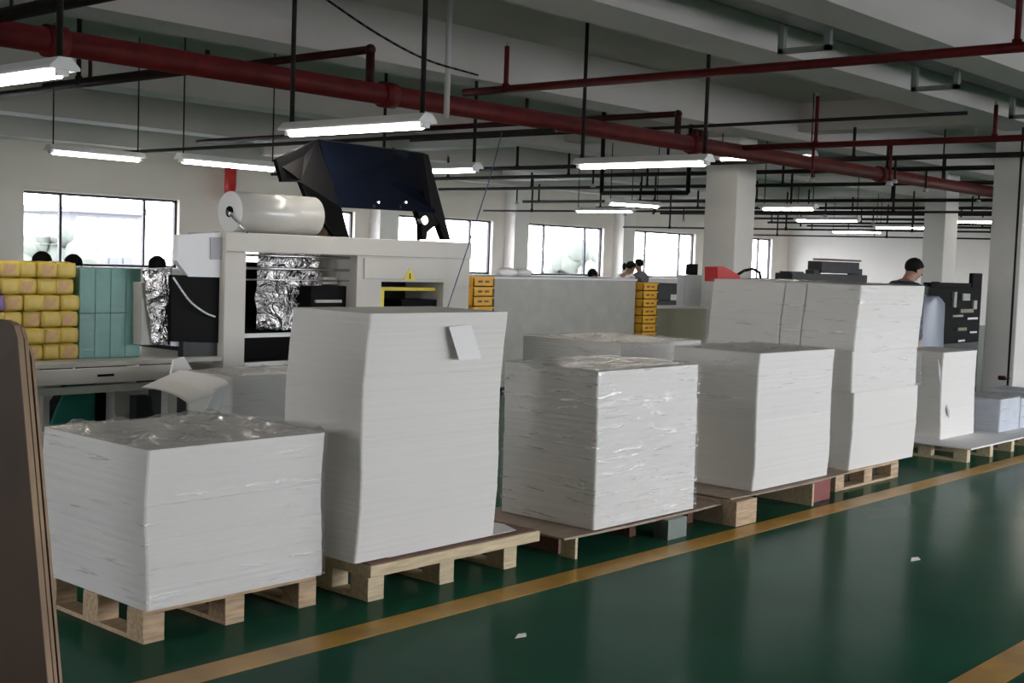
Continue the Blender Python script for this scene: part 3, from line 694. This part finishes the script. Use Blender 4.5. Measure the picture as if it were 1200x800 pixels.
bx('body', (at(134, 470, Y=7.3).x, 7.3, 0), (at(174, 470, Y=7.3).x, 7.7, .68), 'machine_beige', bb, .004)
bx('door', (at(136, 470, Y=7.29).x, 7.285, .3), (at(160, 470, Y=7.29).x, 7.298, .5), 'machine_grey', bb)
bx('foot_plate', (at(160, 470, Y=7.2).x, 7.2, .2), (at(178, 470, Y=7.2).x, 7.28, .62), 'dark_steel', bb)
sb = thing('glint_cover_box', (4.9, 8.4, 0), 'dark box added behind the feed table to cover a floor glint', 'box')  # added among the clutter to hide the window's reflection in the floor
bx('body', (4.3, 8.3, 0), (6.2, 8.8, .55), 'dark_steel', sb, .01); bx('lid', (4.28, 8.28, .55), (6.22, 8.82, .59), 'black', sb, .005)
# clutter on the table between bale and frame
tag(centre(MB().prism([A(200, 397, 7.12), A(245, 400, 7.12), A(244, 408, 7.12), A(200, 405, 7.12)], (0, .2, 0)).build('white_tray', 'machine_white')), 'white tray on the table by the black unit', 'tray')
tag(centre(MB().ball(A(245, 405, 7.14), .03, (1.6, 1, .8)).build('red_rag', 'red')), 'small red rag beside the white tray', 'cloth')

# yellow tissue packs: rows of columns
proto = None; n = 0
pw = .175; ph = .083; pd = .20
rows = 6; zb = zt
colsx = [3.50, 3.685, 3.87]
rowname = ['bottom', 'second', 'third', 'fourth', 'fifth', 'top']
pw = .118; ph = (1.475-zb)/6; xs_ = [3.56, 3.68, 3.80, 3.92, 4.04]
for r_ in range(rows):
    for c_, x in enumerate(xs_):
        kind = 'purple' if c_ == 0 and r_ in (1, 3, 4, 5) else 'yellow'
        lab = '%s pack, %s row up, %s, pile left of teal bale' % (kind, rowname[r_], ('first from left', 'second from left', 'in the middle', 'second from right', 'rightmost')[c_])
        X = x+random.uniform(-.008, .008)-(.03 if r_ > 3 else 0); loc = Vector((X, 7.30+random.uniform(-.012, .012), zb+r_*ph))
        t = thing('tissue_pack', loc, lab, 'pack', 'plastic packs piled on the feed table')
        b = MB(); W = pw*.5
        bmesh.ops.create_cube(b.bm, size=1); bmesh.ops.subdivide_edges(b.bm, edges=b.bm.edges[:], cuts=4, use_grid_fill=True)
        for v in b.bm.verts:
            u = v.co*2
            v.co = Vector((u.x*W*(1-.05*abs(u.z)**5), u.y*pd/2*(1-.06*abs(u.z)**3), (u.z*.5*(1-.13*max(abs(u.x)**6, abs(u.y)**6))+.5)*ph))+loc
        for f_ in b.bm.faces: f_.smooth = True
        b.build('pack', 'purple_pack' if kind == 'purple' else 'yellow_pack', t)
        if (r_+c_) % 2 == 0 and c_:
            MB().prism([loc+Vector((-.045, -pd/2-.001, .018)), loc+Vector((.03, -pd/2-.001, .014)), loc+Vector((.04, -pd/2-.001, ph-.02)), loc+Vector((-.035, -pd/2-.001, ph-.016))], (0, .004, 0)).build('printed_panel', 'pack_print', t)
# teal bale
tb = thing('teal_bale', (4.2, 7.35, zt), 'big teal film-wrapped bale on the feed table', 'bale')
xa = 4.11; xb = A(165, 350, 7.22).x; zbt = A(120, 314, 7.22).z
for i in range(4):
    for j in range(2):
        w_ = (xb-xa)/4; h_ = (zbt-zt)/2
        bx('pack_block', (xa+w_*i+.001, 7.22, zt+h_*j), (xa+w_*(i+1)-.001, 7.55, zt+h_*(j+1)-.001), 'teal', tb, .004)
wrap(xa, 7.22, xb, 7.55, zt+.005, zbt, tb, 33, amp=.004, topamp=.006)

# grey box with draped white sheet in front of the machine
gx0 = at(272, 440, Y=6.1).x; gz = at(300, 440, Y=6.1).z
t = thing('grey_bin_stack', (4.6, 6.4, 0), 'grey film-covered paper stack behind the tall stack, half hidden', 'paper stack')
gx1 = gx0+.72
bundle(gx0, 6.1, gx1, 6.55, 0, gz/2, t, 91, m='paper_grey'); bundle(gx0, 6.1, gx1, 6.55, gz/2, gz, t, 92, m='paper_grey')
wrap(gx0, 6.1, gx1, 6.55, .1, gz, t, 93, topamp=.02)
t['label'] = 'grey film-covered paper block behind the nearest stack, half hidden by the tall stack'
# drape: curved sheet hanging over left side
b = MB(); V = []; N = 16
dA, dB, dC, dD = at(166, 454, Y=5.9), at(210, 434, Y=6.12), at(274, 447, Y=6.16), at(222, 472, Y=5.82)
for i in range(N+1):
    u = i/N
    V.append([b.bm.verts.new((dA*(1-u)+dD*u)*(1-j/N)+(dB*(1-u)+dC*u)*(j/N)+Vector((0, 0, .018*math.sin(u*math.pi)*(1 if j < N/2 else .5)-.03*max(0, u-.75)))) for j in range(N+1)])
for i in range(N):
    for j in range(N):
        f = b.bm.faces.new((V[i][j], V[i+1][j], V[i+1][j+1], V[i][j+1])); f.smooth = True
o = b.build('draped_sheet', 'paper_white'); s = o.modifiers.new('thickness', 'SOLIDIFY'); s.thickness = .004
tag(centre(o), 'white curved sheet jutting over the grey block behind the nearest stack', 'paper')
o = sheet('hanging_sheet', [at(240, 480, Y=6.06), at(258, 482, Y=6.06), at(266, 450, Y=6.08), at(252, 456, Y=6.0)], 6, 8, .01, 'machine_white', 12); tag(centre(o), 'pale sheet end hanging below the curved sheet', 'paper')
tag(centre(MB().prism([at(204, 422, Y=6.7), at(216, 418, Y=6.7), at(226, 434, Y=6.7), at(200, 442, Y=6.7)], (0, .02, 0)).build('upright_sheet', 'paper_white')), 'small upright white sheet behind the curved sheet', 'paper')

# ------------------------------------------------------------------ beige partition and crates
pt = thing('beige_counter', (12.4, 10.4, 0), 'long plain beige counter panel between two stacks of yellow crates', 'counter')
X0 = at(580, 330, Y=10).x; X1 = at(745, 335, Y=10).x
bx('front_panel', (X0, 10, .06), (X1, 10.03, 1.34), 'machine_grey', pt, .004)
bx('top', (X0-.02, 9.99, 1.34), (X1+.02, 10.75, 1.365), 'machine_white', pt, .003)
bx('end_panel', (X0, 10.03, 0), (X0+.03, 10.74, 1.34), 'machine_beige', pt); bx('end_panel', (X1-.03, 10.03, 0), (X1, 10.74, 1.34), 'machine_beige', pt)
bx('base', (X0+.02, 10.03, 0), (X1-.02, 10.7, .06), 'black', pt)
def crate(x0, x1, y0, z, label, grp, h=.115):
    t = thing('yellow_crate', ((x0+x1)/2, y0+.2, z), label, 'crate', grp)
    b = MB(); d = .42
    b.box((x0, y0, z), (x1, y0+.012, z+h-.02)).box((x0, y0+d-.012, z), (x1, y0+d, z+h-.02)).box((x0, y0, z), (x0+.012, y0+d, z+h-.02)).box((x1-.012, y0, z), (x1, y0+d, z+h-.02)).box((x0, y0, z), (x1, y0+d, z+.012))
    b.build('body', 'yellow_plastic', t)
    MB().box((x0-.01, y0-.01, z+h-.022), (x1+.01, y0, z+h-.002)).box((x0-.01, y0+d, z+h-.022), (x1+.01, y0+d+.01, z+h-.002)).box((x0-.01, y0, z+h-.022), (x0, y0+d, z+h-.002)).box((x1, y0, z+h-.022), (x1+.01, y0+d, z+h-.002)).build('rim', 'yellow_plastic', t)
    for k in range(2): bx('grip_slot', (x0+(x1-x0)*(.22+.34*k), y0-.002, z+h*.42), (x0+(x1-x0)*(.44+.34*k), y0+.001, z+h*.62), 'brown', t)
ol = ['bottom', 'second', 'third', 'fourth', 'fifth', 'sixth', 'seventh', 'eighth', 'ninth', 'tenth', 'eleventh', 'topmost']
xa_, xb_ = at(555, 340, Y=9.9).x, at(578, 340, Y=9.9).x
for k in range(12): crate(xa_, xb_, 9.9, k*.1135, '%s crate of the yellow stack at the left end of the beige counter' % ol[k], 'yellow crates left of the counter', .1135)
xa_ = X1+.04; xb_ = xa_+.32
for k in range(12): crate(xa_, xb_, 9.9, k*.110, '%s crate of the yellow stack at the right end of the beige counter' % ol[k], 'yellow crates right of the counter', .110)
ob = thing('olive_cabinet', (15, 10.2, 0), 'low olive grey cabinet right of the yellow crates', 'cabinet')
a = at(770, 362, Y=10.2); c = at(806, 362, Y=10.2); bx('body', (a.x, 10.2, 0), (c.x+.5, 10.8, a.z), 'olive', ob, .005); bx('top', (a.x-.02, 10.18, a.z), (c.x+.52, 10.82, a.z+.02), 'machine_grey', ob)

# machines behind the partition at right
def gadget(name, pxs, Y, depth, m, label, cat='machine', to_floor=True):
    """machine body traced as several blocks standing on a frame"""
    xs = [at(x, y, Y=Y) for x, y, x2, y2 in pxs]
    t = thing(name, (xs[0].x, Y+depth/2, 0), label, cat)
    lo = 9; l = 9; r = -9; l = min(at(p[0], p[1], Y=Y).x for p in pxs); r = max(at(p[2], p[3], Y=Y).x for p in pxs)
    for i, (x, y, x2, y2) in enumerate(pxs):
        a = at(x, y, Y=Y); b = at(x2, y2, Y=Y); lo = min(lo, b.z)
        bx('housing_block', (a.x, Y+.02*i, b.z), (b.x, Y+depth-.03*i, a.z), m, t, .01)
    if to_floor and lo > .05:
        bx('base_frame', (l+.02, Y+.03, 0), (r-.02, Y+depth-.03, lo), 'dark_steel', t, .01)
    return t
gadget('printing_machine', [(929, 320, 1016, 335), (965, 306, 1008, 321), (930, 318, 945, 322), (958, 316, 966, 322), (1006, 311, 1012, 321), (1003, 315, 1017, 326)], 9.5, .3, 'dark_steel', 'dark press silhouette behind the tallest stack')
bx('feeder_plate', (at(972, 306, Y=9.49).x-.1, 9.47, at(990, 306, Y=9.49).z), (at(1008, 306, Y=9.49).x, 9.72, at(990, 305, Y=9.49).z+.015), 'brown', [o for o in bpy.data.objects if o.name.startswith('printing_machine')][0])
gadget('black_machine', [(1078, 336, 1147, 400), (1093, 331, 1140, 340), (1144, 320, 1152, 372), (1120, 350, 1150, 358), (1098, 330, 1104, 350)], 6.9, .16, 'black', 'black machine between the blue bag and the right column')
mb_ = [o for o in bpy.data.objects if o.name.startswith('black_machine')][0]
for (x, y, x2, y2, m_) in ((1125, 362, 1140, 366, 'olive'), (1133, 372, 1145, 374, 'chrome'), (1128, 344, 1136, 352, 'machine_grey'), (1122, 398, 1130, 400, 'chrome'), (1118, 342, 1120, 360, 'machine_grey'), (1141, 352, 1144, 362, 'machine_grey'), (1122, 384, 1132, 387, 'olive'), (1136, 388, 1144, 390, 'chrome'), (1116, 369, 1128, 371, 'machine_grey')):
    a = at(x, y, Y=6.88); b = at(x2, y2, Y=6.88); bx('fitting', (a.x, 6.87, b.z), (b.x, 6.91, a.z), m_, mb_)
# blue-grey bag
bag = thing('blue_grey_bag', (13.9, 6.2, 0), 'blue-grey shiny bag standing by the man', 'bag')
b = MB(); Yb = 6.2; prof = [(1082, 407, 1112, 406), (1083, 390, 1112, 390), (1087, 368, 1113, 368), (1088, 356, 1113, 357), (1090, 350, 1108, 352), (1094, 347, 1103, 348)]
rings = []
L0 = at(1082, 407, Y=Yb); R0_ = at(1112, 406, Y=Yb)
prof3 = [(L0.x, R0_.x, 0.0), (L0.x, R0_.x, .55)]+[(at(a_, b_, Y=Yb).x, at(c_, d_, Y=Yb).x, at(a_, b_, Y=Yb).z) for a_, b_, c_, d_ in prof]
for (l, r, z) in prof3:
    c0 = (l+r)/2; rx = (r-l)/2
    rings.append([b.bm.verts.new((c0+rx*math.copysign(abs(math.cos(R(a_)))**.6, math.cos(R(a_)))*(1+.04*noise.noise(Vector((a_, z*5, 0)))), Yb+.2+.2*math.copysign(abs(math.sin(R(a_)))**.6, math.sin(R(a_))), z)) for a_ in range(0, 360, 24)])
for a, c in zip(rings, rings[1:]):
    for j in range(15): f = b.bm.faces.new((a[j], a[(j+1) % 15], c[(j+1) % 15], c[j])); f.smooth = True
b.bm.faces.new(rings[0]); b.bm.faces.new(rings[-1]); b.build('bag_body', 'bag_plastic', bag)
MB().ball((at(1098, 348, Y=Yb).x, Yb+.2, at(1098, 348, Y=Yb).z), .06, (1.3, 1, .5)).build('tied_top', 'paper_cool', bag)
# red hand truck handle over the tall stack
rh = thing('red_hand_tool', (14.0, 9.2, 1.3), 'red plastic cover with a black hoop handle behind the tallest stack', 'hand truck')
MB().prism([at(841, 330, Y=9), at(841, 313, Y=9), at(848, 312, Y=9), at(866, 322, Y=9), at(870, 330, Y=9)], (0, .2, 0)).build('cover', 'red', rh)
pts = [at(864, 322, Y=9.05), at(872, 317, Y=9.05), at(882, 315, Y=9.05), at(890, 319, Y=9.05), at(892, 330, Y=9.05)]
MB().path(pts, .02).build('hoop_handle', 'black', rh)
a = at(855, 330, Y=9.1); bx('body', (a.x-.2, 9.0, 0), (a.x+.4, 9.2, a.z), 'dark_steel', rh)
# desk machines seen right of the crates
gadget('office_machine', [(772, 333, 786, 352), (784, 332, 796, 345)], 13, .6, 'dark_steel', 'dark small machine behind the olive cabinet')
gadget('white_machine', [(803, 322, 822, 362)], 11.2, .15, 'machine_white', 'white upright machine left of the middle column')
tag(centre(bx('black_monitor', (at(810, 310, Y=11.3).x, 11.3, at(810, 322, Y=11.3).z), (at(818, 310, Y=11.3).x, 11.4, at(810, 309, Y=11.3).z), 'black')), 'small black box on top of the white upright machine', 'monitor')
# low white heaps on the counter
for (x, y, r_, lab) in ((593, 322, .11, 'left'), (612, 323, .10, 'right')):
    p = at(x, y, Y=10.35); tag(centre(MB().ball((p.x, 10.35, 1.375+.04), r_, (1.6, 1, .5)).build('white_bundle', 'paper_white')), '%s white cloth bundle on the beige counter' % lab, 'bundle')

# scraps on the floor
for (x, y, lab) in ((1072, 656, 'white paper scrap on the green walkway at right'), (610, 746, 'thin pale scrap on the green floor, bottom centre')):
    p = at(x, y, Z=.004); s_ = .05 if x > 1000 else .035
    o = MB().prism([p+Vector((-s_, 0, 0)), p+Vector((s_*.6, -s_*.4, 0)), p+Vector((s_*1.3, .01, .004)), p+Vector((0, s_*.4, .008))], (0, 0, .002)).build('paper_scrap', 'paper_white')
    tag(centre(o), lab, 'paper')

# ------------------------------------------------------------------ people
def skin_obj(name, verts, edges, radii, m, parent, sub=2, root=0):
    me = bpy.data.meshes.new(name); me.from_pydata([tuple(v) for v in verts], edges, []); me.materials.append(MT[m])
    o = bpy.data.objects.new(name, me); C.objects.link(o); o.parent = parent
    md = o.modifiers.new('skin', 'SKIN'); md.use_smooth_shade = True
    if not me.skin_vertices: me.attributes.new('skin', 'FLOAT', 'POINT') if False else None
    o.update_tag(); bpy.context.view_layer.update()
    sv = me.skin_vertices
    if len(sv) == 0: return o
    for i, r_ in enumerate(radii):
        rr = r_ if isinstance(r_, tuple) else (r_, r_); sv[0].data[i].radius = rr; sv[0].data[i].use_root = (i == root)
    sb = o.modifiers.new('subdivision', 'SUBSURF'); sb.levels = sub; sb.render_levels = sub
    return o
def person(x, y, h, face, lean, nod, shirt, label, hair_long=False, down=False):
    t = thing('person', (x, y, 0), label, 'person'); t.rotation_euler.z = face    # local +x is forward
    up_rot = Matrix.Rotation(lean, 3, 'Y'); pel = Vector((0, 0, .53*h))
    def U(v): v = Vector(v)*h; return up_rot @ (v-pel)+pel
    nb = Vector((0, 0, .855))*h; nrot = Matrix.Rotation(nod, 3, 'Y')
    def Hd(v): v = Vector(v)*h; w_ = nrot @ (v-nb)+nb; return up_rot @ (w_-pel)+pel
    V = []; E = []; Rr = []
    def add(p, r_, par=None):
        V.append(p); Rr.append(r_); i = len(V)-1
        if par is not None: E.append((par, i))
        return i
    k = h/1.7
    p_ = add(pel, (.12*k, .15*k)); s1 = add(U((0, 0, .62)), (.105*k, .13*k), p_); s2_ = add(U((0, 0, .72)), (.11*k, .15*k), s1); s3 = add(U((0, 0, .80)), (.085*k, .13*k), s2_)
    n1 = add(U((.004, 0, .85)), .052*k, s3); h1 = add(Hd((.015, 0, .885)), (.062*k, .06*k), n1); h2 = add(Hd((.016, 0, .93)), (.092*k, .078*k), h1); h3 = add(Hd((.008, 0, .972)), (.070*k, .062*k), h2)
    nose = add(Hd((.072, 0, .918)), .011*k, h2)
    arms = []
    for s in (-1, 1):
        sh = add(U((0, s*.105, .805)), .052*k, s3); el = add(U((.04, s*.135, .64)), .042*k, sh)
        if down:
            V.pop(); Rr.pop(); E.pop(); el = add(U((-.01, s*.15, .65)), .042*k, sh); wr = add(U((.02, s*.155, .515)), .028*k, el); pa = add(U((.025, s*.155, .48)), (.022*k, .036*k), wr); arms.append((sh, el, wr))
            for f in range(4):
                a_ = add(U((.025+(f-1.5)*.012, s*.155, .452)), .0095*k, pa); add(U((.03+(f-1.5)*.013, s*.150, .430+abs(f-1.4)*.003)), .0085*k, a_)
            th = add(U((.045, s*.150, .485)), .0105*k, wr); add(U((.055, s*.147, .465)), .009*k, th); continue
        wr = add(U((.17, s*.10, .60)), .028*k, el); pa = add(U((.21, s*.095, .598)), (.022*k, .036*k), wr)
        arms.append((sh, el, wr))
        for f in range(4): 
            a_ = add(U((.235, s*.095+(f-1.5)*.012, .593)), .0095*k, pa); add(U((.235+.022-abs(f-1.4)*.003, s*.095+(f-1.5)*.014, .582)), .0085*k, a_)
        th = add(U((.205, s*.095-s*.026, .590)), .0105*k, wr); add(U((.222, s*.095-s*.034, .583)), .009*k, th)
    for s in (-1, 1):
        hp = add(Vector((0, s*.052*h, .50*h)), .085*k, p_); kn = add(Vector((.012*h, s*.058*h, .275*h)), .058*k, hp); an = add(Vector((0, s*.06*h, .05*h)), .038*k, kn)
        add(Vector((.07*h, s*.066*h, .018*h)), .03*k, an)
    skin_obj('body', V, E, Rr, 'skin', t)
    # shirt
    V2 = [V[p_]-Vector((0, 0, .04*h)), V[s1], V[s2_], V[s3], V[n1]-(V[n1]-V[s3])*.12]; E2 = [(0, 1), (1, 2), (2, 3), (3, 4)]; R2 = [(.14*k, .165*k), (.125*k, .15*k), (.135*k, .175*k), (.115*k, .165*k), .074*k]
    for sh, el, wr in arms:
        i = len(V2); V2 += [V[sh], V[el], V[wr]]; E2 += [(3, i), (i, i+1), (i+1, i+2)]; R2 += [.078*k, .060*k, .044*k]
    skin_obj('shirt', V2, E2, R2, shirt, t)
    V3 = [pel]; E3 = []; R3 = [(.135*k, .16*k)]
    for s in (-1, 1):
        i = len(V3); V3 += [Vector((0, s*.052*h, .49*h)), Vector((.012*h, s*.058*h, .275*h)), Vector((0, s*.06*h, .055*h))]; E3 += [(0, i), (i, i+1), (i+1, i+2)]; R3 += [.10*k, .072*k, .058*k]
    skin_obj('trousers', V3, E3, R3, 'trouser_cloth', t)
    for s in (-1, 1):
        b = MB().ball((.035*h, s*.064*h, .022*h), .062*h, (1.25, .5, .36)); b.build('shoe', 'black', None).parent = t
    # hair, ears, eyes, mouth
    hc = Hd((.006, 0, .945)); b = MB().ball((0, 0, 0), 1, seg=18)
    for v in b.bm.verts:
        c_ = v.co.copy(); front = max(0, c_.x)
        f = Vector((c_.x*.098*k, c_.y*.083*k, c_.z*.092*k))
        if c_.x > .25 and c_.z < .35: f *= .70
        if c_.z < -.55: f.z *= .85
        v.co = f*(1+.05*noise.noise(c_*6))
    b.bm.transform((up_rot @ nrot).to_4x4()); b.bm.transform(Matrix.Translation(hc)); o = b.build('hair', 'hair', None); o.parent = t
    if hair_long:
        b = MB().ball(Hd((-.062, 0, .90)), .045*k, (.8, .8, 1.5)); b.build('ponytail', 'hair', None).parent = t
    for s in (-1, 1):
        MB().ball(Hd((.006, s*.047, .918)), .018*k, (.7, .35, 1.1), 8).build('ear', 'skin', None).parent = t
        MB().ball(Hd((.062, s*.018, .932)), .008*k, seg=8).build('eye', 'black', None).parent = t
    MB().ball(Hd((.064, 0, .896)), .013*k, (.5, 1.3, .35), 8).build('mouth', 'pack_print', None).parent = t
    return t
ph_ = at(1055, 318, Y=5.55)
person(ph_.x, 5.55, 1.77, R(-25), R(8), R(24), 'navy_cloth', 'man with short black hair in dark top bending his head, behind the tallest stack', down=True)
q = at(752, 318, Y=14); person(q.x, 14, 1.66, R(95), R(4), R(5), 'grey_cloth', 'person with black hair in a dark grey top, back turned, by the far windows')
q = at(728, 318, Y=13); person(q.x, 13, 1.64, R(-20), R(12), R(18), 'white_cloth', 'person in white clothes with black tied hair, head bowed, near the right yellow crates', True)
q = at(706, 326, Y=12.2); person(q.x, 12.2, 1.56, R(185), R(20), R(35), 'white_cloth', 'person with bowed black head just above the beige counter')
for (x, Y, hh, lab) in ((52, 8.9, 1.47, 'worker whose black hair shows above the yellow packs'), (128, 8.9, 1.45, 'worker whose hair top shows above the teal bale'), (172, 8.9, 1.46, 'worker with dark hair behind the right end of the teal bale')):
    q = at(x, 308, Y=Y); person(q.x+(.12 if x == 172 else 0), Y+(.5 if x == 128 else 0), hh+.06, R(80), R(2), R(12), 'grey_cloth', lab)
